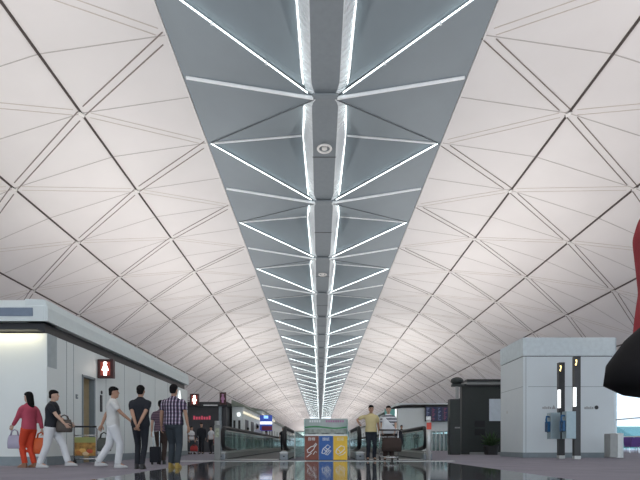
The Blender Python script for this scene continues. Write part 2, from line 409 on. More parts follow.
# sign boxes
def lit_sign(x0, x1, y, z0, z1, label, cat='sign', on=True, group=None, hang=0):
    t = thing('pictogram_sign', label, cat, ((x0+x1)/2, y, z0), 0, group); w = (x1-x0)/2; h = z1-z0
    m = MB(); m.box(-w, w, 0, .14, 0, h); m.build('housing', sign_dark, t, bevel=.01)
    m = MB(); m.box(-w*.62, w*.62, -.004, 0, h*.14, h*.86); m.build('face', halo_em if on else sign_dark, t)
    m = MB(); pic_woman(m, 0, h*.5, h*.74, -.016, -.005); m.build('pictogram', sign_em if on else pink_p, t)
    if hang:
        m = MB(); m.tube([(0, .07, h), (0, .07, h+hang)], .02); m.build('hanger', dark, t)
    return t
lit_sign(-6.585, -6.12, 14.2, 2.48, 3.04, 'lit maroon box with white woman pictogram projecting above restroom door')
lit_sign(-9.0, -8.38, 33.2, 3.22, 4.05, 'small lit maroon pictogram sign above dark shop, at end of cabin')
lit_sign(-6.95, -6.5, 33.2, 3.3, 4.15, 'unlit dark maroon sign above right end of dark shop', on=False)
t = thing('wall_sign', 'bright white triangular sign at far end of the cabin side wall', 'sign', (-6.6, 22.2, 2.3))
m = MB(); m.prism([(0.0, 0), (.55, 0), (.28, .75)], 'x', .01, .05); m.build('panel', white_em, t)
t = thing('wall_plaque', 'slim dark vertical plaque on cabin wall right of the restroom door', 'sign', (-6.6, 14.45, 1.5))
m = MB(); m.box(.0, .03, -.05, .05, 0, .5); m.build('plate', dark, t); m = MB(); m.ell((.03, 0, .58), (.02, .05, .06)); m.build('symbol', dark, t)
t = thing('wall_button', 'tiny grey call button on wall left of restroom door', 'button', (-6.6, 13.0, 1.75))
m = MB(); m.box(0, .03, -.04, .04, 0, .12); m.build('plate', plinth, t); m = MB(); m.ell((.035, 0, .06), (.012, .02, .02), 8, 6); m.build('button', steel, t)
tt = thing('wall_lettering', 'faint small grey lettering on cabin front wall beside woman in pink', 'sign', (-9.0, 11.6, 2.02))
for k in range(6):
    m = MB(); x = k*.075; m.box(x-.2, x-.15, -.004, 0, 0, .05 if k % 2 else .07); m.build('character', steelm, tt)

# ============================================================ LUGGAGE TROLLEYS
def trolley(loc, rz, label, ad=True, group='luggage trolleys'):
    t = thing('luggage_trolley', label, 'luggage trolley', loc, rz, group)
    m = MB()
    for x in (-.29, .29): m.tube([(x, .0, .10), (x, .0, .92), (x*.95, .05, .97)], .016); m.tube([(x, 0, .14), (x*.5, -.75, .13)], .014)
    m.tube([(-.29, 0, .14), (.29, 0, .14)], .014); m.tube([(-.145, -.75, .13), (.145, -.75, .13)], .014); m.tube([(-.29, 0, .75), (.29, 0, .75)], .012)
    m.build('frame', chrome, t, smooth=True)
    m = MB(); m.tube([(-.30, .05, .97), (.30, .05, .97)], .022); m.build('handle', rubber, t, smooth=True)
    m = MB()
    for k in range(6): x = -.2+.08*k; m.tube([(x, 0, .15), (x*.55, -.74, .14)], .008, 6)
    m.build('deck', chrome, t)
    for x, y in ((-.28, .0), (.28, .0), (0, -.68)):
        m = MB(); m.tube([(x-.02, y, .06), (x+.02, y, .06)], .06, 14); m.build('wheel', rubber, t)
    if ad:
        m = MB(); m.box(-.27, .27, .018, .032, .22, .70); b_ = m.build('ad_board', M('ad orange', (.40, .22, .05), .5, var=.6, scale=7), t)
        m = MB(); m.box(-.27, .27, .033, .036, .56, .70); m.build('ad_header', M('ad olive', (.33, .36, .12), .5), b_)
        for k, (x, z) in enumerate(((-.12, .34), (.06, .36), (.16, .30), (-.02, .28))):
            m = MB(); m.ell((x, .036, z), (.085, .012, .06), 10, 6); m.build('food_print', M('food%d' % k, [(.55,.10,.04), (.75,.45,.12), (.5,.2,.05), (.8,.6,.35)][k], .5), b_)
    return t
trolley((-6.03, 12.35, 0), pi, 'luggage trolley with food picture board parked against restroom cabin wall')

# ============================================================ PEOPLE
SK = M('skin', (0.42, 0.24, 0.16), .55); SK2 = M('skin light', (0.52, 0.33, 0.24), .55)
HAIR = M('black hair', (0.008, 0.007, 0.007), .8, spec=.15, bump=.3, scale=30); EYE = M('eye', (.02, .015, .015), .2); LIP = M('lip', (.30, .09, .07), .5)
def ik(a, c, l1, l2, pole):
    a = Vector(a); c = Vector(c); d = c-a; L = min(d.length, (l1+l2)*.995); d = d.normalized()
    c = a+d*L; t = (l1*l1-l2*l2+L*L)/(2*L); h = math.sqrt(max(l1*l1-t*t, 0)); p = Vector(pole); p = (p-d*p.dot(d)).normalized()
    return a+d*t+p*h, c
def remesh(mb, name, mat, parent, vox, inv=True):
    me = bpy.data.meshes.new(name); me.from_pydata(mb.v, [], mb.f)
    bm = bmesh.new(); bm.from_mesh(me); bmesh.ops.recalc_face_normals(bm, faces=bm.faces); bm.to_mesh(me); bm.free()
    o = bpy.data.objects.new(name, me); C.objects.link(o)
    md = o.modifiers.new('r', 'REMESH'); md.mode = 'VOXEL'; md.voxel_size = vox
    sm = o.modifiers.new('s', 'SMOOTH'); sm.iterations = 4; sm.factor = .5
    dg = bpy.context.evaluated_depsgraph_get(); m2 = bpy.data.meshes.new_from_object(o.evaluated_get(dg)); bpy.data.objects.remove(o)
    m2.name = name; m2.materials.clear()
    for mm in (mat if isinstance(mat, (list, tuple)) else [mat]): m2.materials.append(mm)
    for p in m2.polygons: p.use_smooth = True; p.material_index = 0
    o = bpy.data.objects.new(name, m2); C.objects.link(o); o.parent = parent
    return o
def ring(z, rx, ry, x=0, y=0, n=18, p=2.3):
    out = []
    for i in range(n):
        a = 2*pi*i/n; c_, s_ = cos(a), sin(a)
        out.append(Vector((x+rx*abs(c_)**(2/p)*(1 if c_ >= 0 else -1), y+ry*abs(s_)**(2/p)*(1 if s_ >= 0 else -1), z)))
    return out
def hand(mb, wrist, elbow, side, curl=.6, s=1.0, facing=None):
    """palm, four unequal bent fingers, thumb from side of the palm near its base"""
    w = Vector(wrist); d = (w-Vector(elbow)).normalized()
    f = Vector(facing) if facing else Vector((-side, .0, 0))   # palm normal (direction fingers curl to)
    f = (f-d*f.dot(d)).normalized(); sd = d.cross(f).normalized()
    if sd.y < 0: sd = -sd                                          # thumb side forward
    P = lambda a, b_, c_: w + d*a*s + sd*b_*s + f*c_*s
    mb.loft([[P(a, r*cos(q), .013*sin(q)) for q in [2*pi*k/8 for k in range(8)]] for a, r in ((-.01, .022), (.03, .034), (.07, .042), (.09, .040))])
    for k, (off, ln) in enumerate(((.030, .070), (.010, .080), (-.011, .074), (-.031, .058))):
        a, c_ = .085, .0; pts = [P(a, off, c_)]; ang = 0
        for j, q in enumerate((.45, .32, .23)):
            ang += curl*(.6+.2*j); a += ln*q*cos(ang); c_ += ln*q*sin(ang); pts.append(P(a, off*1.06, c_))
        mb.tube(pts, [.0085*s, .0085*s, .0075*s, .0055*s], 6)
    mb.tube([P(.015, .022, .004), P(.045, .052, .014), P(.070, .060, .028), P(.088, .056, .040)], [.012*s, .011*s, .0095*s, .007*s], 6)
def person(name_loc, rz, h, label, top, bottom, shoes, feet=((-.1, .12), (.1, -.12)), hands=None, skin=SK, hair='short', sleeve='short',
           bottoms='trousers', vox=.02, lean=0, wide=1.0, group=None, head_turn=0, lift=(0, 0), pattern=None, legw=1.0, elbow_pole=(0, -1, -.2)):
    x, y = name_loc[:2]; z0 = name_loc[2] if len(name_loc) > 2 else 0
    t = thing('person', label, 'person', (x, y, z0), rz, group); s = h/1.7
    def L(v): v = Vector(v)*s; v.y += lean*max(0, v.z-.9*s); return v
    def rr(z, rx, ry, yo=0, inf=0): return [L((p.x, p.y, p.z)) for p in ring(z, rx*wide+inf, ry*wide+inf, 0, yo)]
    hip = {}; leg = {}; arm = {}
    hands = hands or {}
    for i, sd in enumerate((-1, 1)):
        fx, fy = feet[i]; a = Vector((sd*.09, 0, .90)); c = Vector((fx, fy, .09+lift[i]))
        k, c = ik(a, c, .43, .41, (0, 1, 0)); leg[sd] = [a, k, c]
        sh = Vector((sd*.185*wide, -.005, 1.385)); sh.y += lean*.48
        hd = Vector(hands.get(sd, (sd*.25, .04, .84)))
        pole = elbow_pole if not isinstance(elbow_pole, dict) else elbow_pole[sd]
        e, w = ik(sh, hd, .28, .255, (sd*.3+pole[0], pole[1], pole[2])); arm[sd] = [sh, e, w]
    S_ = lambda v: Vector(v)*s
    # --- body
    m = MB(); m.loft([rr(.84, .13, .095), rr(.92, .16, .11), rr(1.0, .155, .105), rr(1.09, .135, .095), rr(1.2, .15, .105), rr(1.3, .165, .11), rr(1.37, .165, .095), rr(1.42, .10, .07), rr(1.45, .055, .055)])
    m.tube([L((0, -.005, 1.40)), L((0, .005, 1.47)), L((0, .015, 1.54))], [.056*s, .052*s, .052*s], 10)
    for sd in (-1, 1):
        a, k, c = leg[sd]; m.tube([S_(a+Vector((0,0,.0))), S_(a.lerp(k, .5)), S_(k), S_(k.lerp(c, .35)), S_(c)], [.085*s*legw, .07*s*legw, .052*s, .052*s, .036*s], 10)
        m.tube([S_(c), S_(c+Vector((sd*.02, .13, -.05)))], [.038*s, .03*s], 8)
        a, e, w = arm[sd]; a2 = a.copy()
        m.tube([S_(a2+Vector((-sd*.05,0,-.02))), S_(a2+Vector((-sd*.01,0,-.025))), S_(a2.lerp(e, .5)), S_(e), S_(e.lerp(w, .35)), S_(w)], [.036*s, .044*s, .044*s, .039*s, .037*s, .027*s], 10)
    hc = L((0, .02, 1.595)); ct, st_ = cos(head_turn), sin(head_turn)
    def H(vx, vy, vz): return hc+Vector((vx*ct-vy*st_, vx*st_+vy*ct, vz))*s
    def hring(z, rx, ry, yo): return [H(rx*cos(2*pi*i/16), yo+ry*sin(2*pi*i/16), z) for i in range(16)]
    m.loft([hring(-.115, .025, .03, .045), hring(-.10, .042, .052, .035), hring(-.07, .056, .075, .015), hring(-.03, .068, .088, 0), hring(.01, .073, .094, -.005), hring(.05, .073, .092, -.008), hring(.085, .058, .072, -.01), hring(.105, .03, .04, -.01)])
    m.tube([H(0, .085, .015), H(0, .108, -.022), H(0, .085, -.033)], [.009*s, .014*s, .010*s], 6)
    for sd in (-1, 1): m.ell(H(sd*.076, -.005, -.01), (.012*s, .022*s, .032*s), 8, 6)
    body = remesh(m, 'body', [skin, EYE, LIP], t, vox*.75)
    m = MB()
    for sd in (-1, 1): a, e, w = arm[sd]; hand(m, S_(w), S_(e), sd, s=s, facing=(-sd*.9, .4, 0))
    m.m = 1
    for sd in (-1, 1): m.ell(H(sd*.03, .079, .008), (.014*s, .010*s, .009*s), 8, 6)
    m.m = 2; m.ell(H(0, .083, -.058), (.024*s, .010*s, .007*s), 8, 6)
    ex = m.build('x', [skin, EYE, LIP], None, smooth=True)
    bm = bmesh.new(); bm.from_mesh(body.data); bm.from_mesh(ex.data); bm.to_mesh(body.data); bm.free(); bpy.data.objects.remove(ex)
    # --- hair
    m = MB()
    yb = -.018
    m.loft([hring(.0, .072, .05, -.052), hring(.03, .081, .085, -.022), hring(.055, .084, .104, -.008), hring(.09, .073, .090, -.008), hring(.118, .045, .055, yb), hring(.128, .015, .02, yb)])
    m.loft([hring(-.07, .05, .03, -.07), hring(-.03, .068, .05, -.055), hring(.03, .078, .07, -.035)])
    if hair == 'long': m.loft([hring(-.30, .05, .025, -.095), hring(-.22, .075, .04, -.09), hring(-.12, .085, .055, -.07), hring(-.03, .085, .065, -.05), hring(.05, .085, .08, -.03)])
    if hair == 'pony': m.tube([H(0, -.09, .05), H(0, -.15, .04), H(0, -.165, -.05), H(0, -.15, -.13)], [.025*s, .04*s, .035*s, .012*s], 8)
    remesh(m, 'hair', HAIR, t, vox*.6)
    # --- top
    I = .022
    m = MB(); zb = .88 if sleeve != 'long' else .86
    m.loft([rr(zb, .165, .115, 0, I), rr(.95, .165, .112, 0, I), rr(1.02, .155, .108, 0, I), rr(1.09, .143, .10, 0, I), rr(1.2, .155, .108, 0, I), rr(1.3, .168, .115, 0, I), rr(1.365, .155, .095, 0, I), rr(1.415, .105, .07, 0, I), rr(1.452, .055, .055, 0, .018)])
    for sd in (-1, 1):
        a, e, w = arm[sd]
        pts = [a+Vector((-sd*.06,0,.0)), a+Vector((-sd*.016,0,-.03)), a.lerp(e, .32), a.lerp(e, .55), a.lerp(e, .74)]; rs = [.045, .060, .062, .061, .059]
        if sleeve == 'long': pts = pts[:4]+[e, e.lerp(w, .5), e.lerp(w, .93)]; rs = rs[:4]+[.054, .048, .042]
        m.tube([S_(p) for p in pts], [r_*s for r_ in rs], 10)
    remesh(m, 'shirt', top, t, vox)
    # collar
    m = MB(); m.tube([L((.062*cos(q), .062*sin(q)+.003, 1.452+.01*sin(-q))) for q in [2*pi*k/12 for k in range(13)]], .011*s, 6); m.build('collar', top, t, smooth=True)
    # --- bottom
    m = MB(); J = .016
    if bottoms == 'trousers':
        m.loft([rr(.81, .10, .085, 0, J), rr(.86, .155, .11, 0, J), rr(.92, .165, .113, 0, J), rr(1.0, .157, .107, 0, J*.8)])
        for sd in (-1, 1):
            a, k, c = leg[sd]; m.tube([S_(a+Vector((0,0,-.02))), S_(a.lerp(k, .5)), S_(k), S_(k.lerp(c, .5)), S_(c+Vector((0, .0, .0)))], [.10*s*legw, .086*s*legw, .070*s*legw, .064*s*legw, .060*s*legw], 12)
        remesh(m, 'trousers', bottom, t, vox)
    else:
        m.loft([rr(.50, .22, .17, 0, J), rr(.62, .20, .15, 0, J), rr(.80, .18, .13, 0, J), rr(.92, .165, .113, 0, J), rr(1.0, .157, .107, 0, J*.8)])
        remesh(m, 'skirt', bottom, t, vox)
    for sd in (-1, 1):
        a, k, c = leg[sd]; c = S_(c); m = MB(); z = c.z-.09*s; X = c.x+sd*.01*s
        def sr(zz, rx, ry, yo): return [Vector((p.x+X, p.y+c.y, p.z*s+z)) for p in [Vector((q.x*s, q.y*s, q.z)) for q in ring(zz, rx, ry, 0, yo, 12)]]
        m.loft([sr(0, .047, .135, .06), sr(.02, .048, .137, .06), sr(.045, .044, .125, .055), sr(.075, .040, .075, .01), sr(.11, .042, .048, -.008)])
        m.build('shoe', shoes, t, smooth=True)
    return t
def bag(name, label, cat, loc, size, mat, strap_top=None, rz=0, handles=True, group=None, soft=1.0):
    t = thing(name, label, cat, loc, rz, group); w, d, h = size
    m = MB(); m.loft([ring(z*h, w/2*k, d/2*k*q, 0, 0, 16, 3.5) for z, k, q in ((0, .86, .9), (.06, .97, 1.1), (.4, 1.0, 1.1), (.75, .95, .8), (.95, .86, .35), (1, .80, .18))])
    m.build('bag_body', mat, t, smooth=True)
    if handles:
        for yy in (-d*.15, d*.15):
            m = MB(); H_ = strap_top or h*.45
            m.tube([(-w*.28, yy, h*.94), (-w*.2, yy*.6, h+H_*.7), (0, yy*.3, h+H_), (w*.2, yy*.6, h+H_*.7), (w*.28, yy, h*.94)], .012, 6); m.build('handle', mat, t, smooth=True)
    m = MB(); m.tube([(-w*.40, 0, h*.985), (w*.40, 0, h*.985)], .007, 6); m.build('zip', steelm, t)
    return t
def X(px, Y): return (px-320)/480*Y
def Zp(py, Y): return .5+(445-py)/480*Y
c_pink = M('pink top', (0.42, 0.06, 0.10), .8); c_red = M('red orange trousers', (0.55, 0.05, 0.015), .8); c_black = M('black cloth', (0.010, 0.012, 0.018), .85)
c_white = M('white cloth', (0.66, 0.67, 0.68), .85); c_offw = M('off white shirt', (0.62, 0.62, 0.60), .85); c_jean = M('dark jeans', (0.035, 0.045, 0.055), .85)
c_brown = M('brown bag leather', (0.075, 0.06, 0.05), .6); c_orange = M('orange bag', (0.55, 0.09, 0.015), .5); c_lilac = M('lilac bag', (0.36, 0.33, 0.42), .6)
c_dbrown = M('brown skirt', (0.04, 0.025, 0.02), .85); c_yellow = M('pale yellow shirt', (0.62, 0.52, 0.27), .85); c_navy = M('navy trousers', (0.012, 0.016, 0.026), .85)
c_grey = M('grey shirt', (0.34, 0.35, 0.42), .85); c_shoe = M('tan shoe', (0.22, 0.10, 0.05), .5); c_bshoe = M('black shoe', (.01, .01, .01), .4); c_ochre = M('ochre shoe', (.35, .24, .05), .5)
c_wshoe = M('white shoe', (.5, .5, .5), .5); c_olive = M('olive bag', (0.05, 0.055, 0.045), .6)
def plaid():
    m, n, l, b_ = nodes_mat('plaid shirt'); tc = n.new('ShaderNodeTexCoord')
    w1 = n.new('ShaderNodeTexWave'); w1.bands_direction = 'X'; w1.inputs['Scale'].default_value = 4.6
    w2 = n.new('ShaderNodeTexWave'); w2.bands_direction = 'Z'; w2.inputs['Scale'].default_value = 4.0
    l.new(tc.outputs['Object'], w1.inputs[0]); l.new(tc.outputs['Object'], w2.inputs[0])
    r1 = n.new('ShaderNodeValToRGB'); r1.color_ramp.interpolation = 'CONSTANT'
    r1.color_ramp.elements[0].color = (.035, .03, .055, 1); r1.color_ramp.elements[1].color = (.42, .40, .46, 1); r1.color_ramp.elements[1].position = .78
    e = r1.color_ramp.elements.new(.45); e.color = (.14, .06, .10, 1)
    r2 = n.new('ShaderNodeValToRGB'); r2.color_ramp.interpolation = 'CONSTANT'; r2.color_ramp.elements[0].color = (.7, .7, .75, 1); r2.color_ramp.elements[1].color = (1.3, 1.2, 1.3, 1); r2.color_ramp.elements[1].position = .7
    l.new(w1.outputs['Fac'], r1.inputs[0]); l.new(w2.outputs['Fac'], r2.inputs[0])
    mx = n.new('ShaderNodeMix'); mx.data_type = 'RGBA'; mx.blend_type = 'MULTIPLY'; mx.inputs[0].default_value = 1
    l.new(r1.outputs[0], mx.inputs[6]); l.new(r2.outputs[0], mx.inputs[7]); l.new(mx.outputs[2], b_.inputs['Base Color']); b_.inputs['Roughness'].default_value = .85
    return m
def stripes(name, ca, cb_, sc, direction='Z'):
    m, n, l, b_ = nodes_mat(name); tc = n.new('ShaderNodeTexCoord'); w1 = n.new('ShaderNodeTexWave'); w1.bands_direction = direction; w1.inputs['Scale'].default_value = sc
    l.new(tc.outputs['Object'], w1.inputs[0]); r1 = n.new('ShaderNodeValToRGB'); r1.color_ramp.interpolation = 'CONSTANT'; r1.color_ramp.elements[0].color = (*ca, 1); r1.color_ramp.elements[1].color = (*cb_, 1); r1.color_ramp.elements[1].position = .55
    l.new(w1.outputs['Fac'], r1.inputs[0]); l.new(r1.outputs[0], b_.inputs['Base Color']); b_.inputs['Roughness'].default_value = .85; return m
c_plaid = plaid(); c_stripe = stripes('striped shirt', (.62, .62, .64), (.10, .10, .12), 3.2)
c_pattern = stripes('dark patterned blouse', (.05, .03, .05), (.16, .10, .13), 7)

# facing: local +Y is forward; rz=0 walks away from the camera, pi/2 faces -X (left), -pi/2 faces +X (right)
Y = 10.6
person((X(29, Y), Y), R(72), 1.66, 'woman in pink top and orange-red trousers walking at far left', c_pink, c_red, c_shoe, feet=((-.05, .06), (.07, -.08)),
       hands={-1: (-.16, .36, .84), 1: (.24, -.14, .80)}, wide=.88, hair='long', sleeve='long', skin=SK2, vox=.018)
bag('shopping_bag', 'orange tote bag hanging at the side of the woman in pink', 'bag', (X(40, Y), Y+.03, .30), (.30, .12, .36), c_orange, .12)
bag('shopping_bag', 'lilac grey shopping bag carried in front by the woman in pink', 'bag', (X(16, Y), Y-.05, .42), (.30, .10, .30), c_lilac, .12)
person((X(51.5, Y), Y), R(-80), 1.70, 'man in black shirt and white trousers striding right with a bag', c_black, c_white, c_wshoe, feet=((-.08, .33), (.06, -.22)),
       hands={-1: (-.22, .30, .98), 1: (.20, .34, .96)}, skin=SK2, vox=.018, legw=1.15, lean=.05)
bag('shoulder_bag', 'brown grey soft bag held at the waist by the man in black and white', 'bag', (X(65.5, Y), Y-.05, .78), (.34, .14, .28), c_brown, .10)
Y = 10.5
person((X(113, Y), Y), R(-72), 1.76, 'man in off-white shirt and white trousers swinging his arm forward', c_offw, c_white, c_wshoe, feet=((-.08, -.30), (.08, .10)),
       hands={-1: (-.16, -.26, .86), 1: (.16, .44, .90)}, skin=SK, vox=.018, legw=1.15, lift=(.04, 0))
bag('hand_bag', 'dark olive bag hanging behind the man in off-white', 'bag', (X(101.5, Y), Y+.12, .36), (.30, .14, .30), c_olive, .12)
Y = 10.4
person((X(140.5, 10.0), 10.0), R(6), 1.73, 'man all in black seen from behind, hands clasped behind his back', c_black, c_black, c_bshoe, feet=((-.08, .05), (.06, -.12)),
       hands={-1: (-.04, -.19, .90), 1: (.02, -.20, .91)}, elbow_pole=(0, -.35, 0), skin=SK, vox=.018, legw=.9)
person((X(173.5, Y), Y), R(-5), 1.80, 'man in plaid shirt and dark jeans seen from behind', c_plaid, c_jean, c_ochre, feet=((-.10, .12), (.09, -.05)),
       hands={-1: (-.27, .02, .82), 1: (.30, .02, .84)}, skin=SK, vox=.018, legw=1.05, wide=1.12)
Y = 12.6
person((X(161, Y), Y), R(10), 1.66, 'person in dark patterned blouse walking behind the plaid shirt man', c_pattern, c_dbrown, c_bshoe, feet=((-.07, .1), (.08, -.1)), skin=SK2, hair='short', vox=.02)
# wheeled suitcase
t = thing('suitcase', 'small dark wheeled suitcase left of the plaid shirt man', 'suitcase', (X(155.5, 12.2), 12.2, 0))
m = MB(); m.box(-.13, .13, -.09, .09, .06, .46); m.build('shell', c_black, t, bevel=.03)
m = MB(); m.tube([(-.08, .06, .44), (-.08, .06, .85), (.08, .06, .85), (.08, .06, .44)], .01, 6); m.build('pull_handle', chrome, t)
for s in (-1, 1): m = MB(); m.tube([(s*.1-.015, .05, .035), (s*.1+.015, .05, .035)], .035, 12); m.build('wheel', rubber, t)
# distant people left
Y = 27
person((X(201.5, Y), Y), pi, 1.74, 'distant person in black jacket over pale shirt before the dark shop', c_black, c_black, c_bshoe, sleeve='long', vox=.03)
person((X(210, Y), Y+.3), R(150), 1.55, 'distant person in white top right of the black jacket person', c_white, c_black, c_bshoe, vox=.03, skin=SK2)
person((X(191.5, 26), 26), R(-120), 1.5, 'distant person in pale top by the corner of the cabin', c_white, c_jean, c_bshoe, vox=.03)
person((X(215.5, Y), Y), R(120), 1.15, 'small child in bright pink behind the walkway entrance', M('hot pink', (.5, .04, .16), .8), c_jean, c_bshoe, vox=.03, hair='long')
trolley((X(192.5, 25), 25, 0), R(200), 'distant luggage trolley with red bag near the cabin corner', ad=False)
bag('travel_bag', 'small red bag on the distant trolley', 'bag', (X(192.5, 25), 25.3, .17), (.4, .25, .28), M('red bag', (.40, .03, .03), .6), .06)
# couple by the bins
Y = 15.35
person((X(371, Y), Y), R(185), 1.76, 'man in pale yellow shirt leaning an arm on the walkway handrail', c_yellow, c_navy, c_bshoe, feet=((-.09, .05), (.10, .0)),
       hands={-1: (-.27, -.02, .86), 1: (.40, .14, 1.14)}, skin=SK, vox=.018, lean=0, elbow_pole={-1: (0, -1, -.2), 1: (.5, -.3, -.4)})
person((X(388.5, Y), Y), R(172), 1.74, 'woman in striped shirt with white diagonal panel standing beside a trolley', c_stripe, c_dbrown, c_bshoe, feet=((-.1, 0), (.1, .0)),
       hands={-1: (-.20, .2, .92), 1: (.20, .22, .92)}, skin=SK2, hair='short', vox=.018, wide=1.05, legw=1.2)
t = thing('travel_pouch', 'white folded jacket held across the front of the woman in stripes', 'clothing', (X(387, Y), Y-.24, .86))
m = MB(); m.loft([[Vector((p.x, p.y, p.z)) for p in ring(z, rx, .05, xo, 0, 12)] for z, rx, xo in ((0, .25, .03), (.12, .24, .02), (.26, .17, -.02), (.38, .10, -.08), (.50, .05, -.13))]); m.build('cloth', c_white, t, smooth=True)
t = trolley((X(389, 14.95), 15.0, 0), 0, 'luggage trolley loaded with a dark duffel in front of the woman in stripes', ad=False)
bag('duffel_bag', 'large dark brown duffel bag loaded on the trolley beside the bins', 'bag', (X(390, 14.98), 14.62, .30), (.62, .36, .42), c_dbrown, .06)
bag('backpack', 'black backpack hanging right of the dark brown duffel bag', 'bag', (X(399.5, 15.2), 15.55, .5), (.34, .28, .44), c_black, .06)

# ============================================================ RECYCLING STATION
t = thing('recycling_bin_station', 'recycling bin station with brown, blue and yellow fronts on polished floor', 'recycling bin', (X(326, 15)-.0, 15.05, .006))
w = .675
m = MB(); m.box(-w, w, 0, .5, .03, .78); m.build('cabinet', steelm, t, bevel=.01)
m = MB(); m.box(-w+.04, w-.04, .03, .47, 0, .03); m.build('plinth', dark, t)
cols = [(brown_p, -w, -.225), (blue_p, -.225, .225), (yellow_p, .225, w)]
for k, (mt, a, c) in enumerate(cols):
    m = MB(); m.box(a+.008, c-.008, -.02, 0, .03, .775); pn = m.build('front_panel', mt, t)
    cx = (a+c)/2; m = MB(); y0, y1 = -.028, -.02; q = .013
    def ol(pts, closed=True):
        pts = [Vector((cx+p[0], -.022, p[1])) for p in pts]; 
        if closed: pts.append(pts[0])
        m.tube(pts, q, 6)
    if k == 0:   # bottle, tilted, with arrows around
        ol([(-.12, .26), (-.14, .34), (-.02, .44), (.06, .46), (.13, .55), (.16, .52), (.09, .43), (.07, .36), (-.05, .25)]); ol([(-.15, .12), (.0, .24)], False); ol([(.05, .20), (.12, .30), (.16, .26)], False)
    elif k == 1:
        ol([(-.13, .24), (-.10, .36), (.05, .50), (.14, .44), (.02, .32), (-.06, .22)]); ol([(-.02, .20), (.12, .34), (.16, .32), (.05, .18)]); ol([(-.07, .36), (.03, .28)], False); ol([(-.02, .41), (.08, .33)], False)
    else:
        ol([(-.14, .26), (-.12, .36), (.02, .47), (.12, .44), (.13, .36), (.0, .24), (-.08, .20)]); ol([(-.12, .36), (-.03, .32), (.0, .24)], False); ol([(-.05, .16), (.08, .20), (.16, .28)], False)
    m.build('pictogram', white_p, pn)
    text(['膠樽', '廢紙', '鋁罐'][k], .115, white_p if k < 2 else M('cream print', (.85, .75, .45), .5), pn, (cx, -.022, .67), (R(90), 0, 0))
m = MB(); m.box(-w, w, -.03, .50, .775, .83); m.build('ledge', steel, t, bevel=.008)
for a, c in ((-w, -.225), (-.225, .225), (.225, w)):
    m = MB(); cx = (a+c)/2; m.tube([(cx+.11*cos(q), .2+.11*sin(q), .84) for q in [2*pi*k/14 for k in range(15)]], .018, 6); m.build('bin_opening', rubber, t)
m = MB(); m.box(-w, w, .34, .37, .83, 1.34); bd = m.build('backboard', M('board grey green', (.40, .46, .44), .4), t)
m = MB(); m.box(-w+.01, w-.01, .325, .34, .84, 1.0); m.build('lower_print', M('board lower', (.30, .33, .30), .5, var=.3, scale=9), bd)
m = MB(); pl = [(-w+.01, 1.08)]+[(-w+.01+(2*w-.02)*i/12, 1.10+.03*sin(i*.55)-.02) for i in range(13)]+[(w-.01, 1.11)]+[(w-.01-(2*w-.02)*i/12, 1.055+.025*sin((12-i)*.55)-.02) for i in range(13)]
m.prism(pl, 'y', .328, .34); m.build('green_wave', green_p, bd)
m = MB()
for k in range(15):
    if k in (5, 6): continue
    x = -.50+.075*k; m.m = 0 if k > 6 else 1; m.box(x-.025, x+.025, .326, .338, 1.22, 1.29)
m.build('lettering', [pink_p, white_p], bd)
for s in (-1, 1): m = MB(); m.box(s*w-.015, s*w+.015, 0, .37, .83, 1.30); m.build('side_glass', tglass, t)

# ============================================================ MOVING WALKWAYS
def walkway(xa, xb, label, y0=16.0, y1=92):
    t = thing('moving_walkway', label, 'moving walkway', ((xa+xb)/2, y0, 0), 0, 'moving walkways'); h = (xb-xa)/2; Ln = y1-y0
    m = MB(); m.box(-h+.28, h-.28, -.5, Ln, 0, .03); m.build('belt', rubber, t)
    m = MB(); m.box(-h+.28, h-.28, -.55, -.1, .03, .036); m.build('comb_plate', steel, t)
    for s in (-1, 1):
        x = s*(h-.12)
        m = MB(); m.box(x-.13, x+.13, -.28, Ln, 0, .26); m.box(x-.10, x+.10, -.25, Ln, .26, .30); sk_ = m.build('skirt', steelm, t)
        m = MB(); m.box(x-.145, x+.145, -.30, Ln, .24, .262); m.build('deck', steel, t)
        m = MB(); m.box(x-.135, x+.135, -.29, Ln, .0, .05); m.build('kick_strip', rubber, t)
        # handrail loop with rounded newel
        top = 1.08; bot = .42; r = (top-bot)/2; pts = [(x, Ln-1, top)]
        pts += [(x, 0+r-r*sin(a), bot+r+r*cos(a)) for a in [pi*k/14 for k in range(15)]]
        pts[1:1] = [(x, Ln*.5, top)]
        pts += [(x, 1.4, bot-.10), (x, 2.4, .30)]
        m = MB(); m.tube(pts, .07, 10); m.build('handrail', rubber, t, smooth=True)
        m = MB(); pl = [(r-(r-.05)*sin(a), bot+r+(r-.05)*cos(a)) for a in [pi*k/12 for k in range(13)]]
        m.prism([(Ln-1, top-.05)]+pl+[(1.6, .30), (Ln-1, .30)], 'x', x-.008, x+.008); m.build('balustrade_glass', tglass if abs(x+0) > 0 else glass, t)
        m = MB(); m.tube([(x-s*.03, .5, top-.09), (x-s*.03, Ln-1, top-.09)], .018, 6); m.build('rail_profile', steel, t)
        m = MB()
        for k in range(1, 30): m.box(x-.012, x+.012, k*2.5-.012, k*2.5+.012, .30, top-.06)
        m.build('glass_joint', plinth, t)
        m = MB(); m.box(x-.14, x+.14, -.30, .05, 0, .20); m.build('newel_base', beam_grey, t, bevel=.03)
        m = MB(); m.box(x-.03, x+.03, -.305, -.298, .11, .15); m.build('sensor', dark, t)
    return t
walkway(X(222, 16)-.1, X(284.5, 16)+.12, 'moving walkway with glass sides left of the recycling bins')
walkway(X(359.5, 16)-.12, X(426.5, 16)+.1, 'moving walkway with glass sides right of the recycling bins')
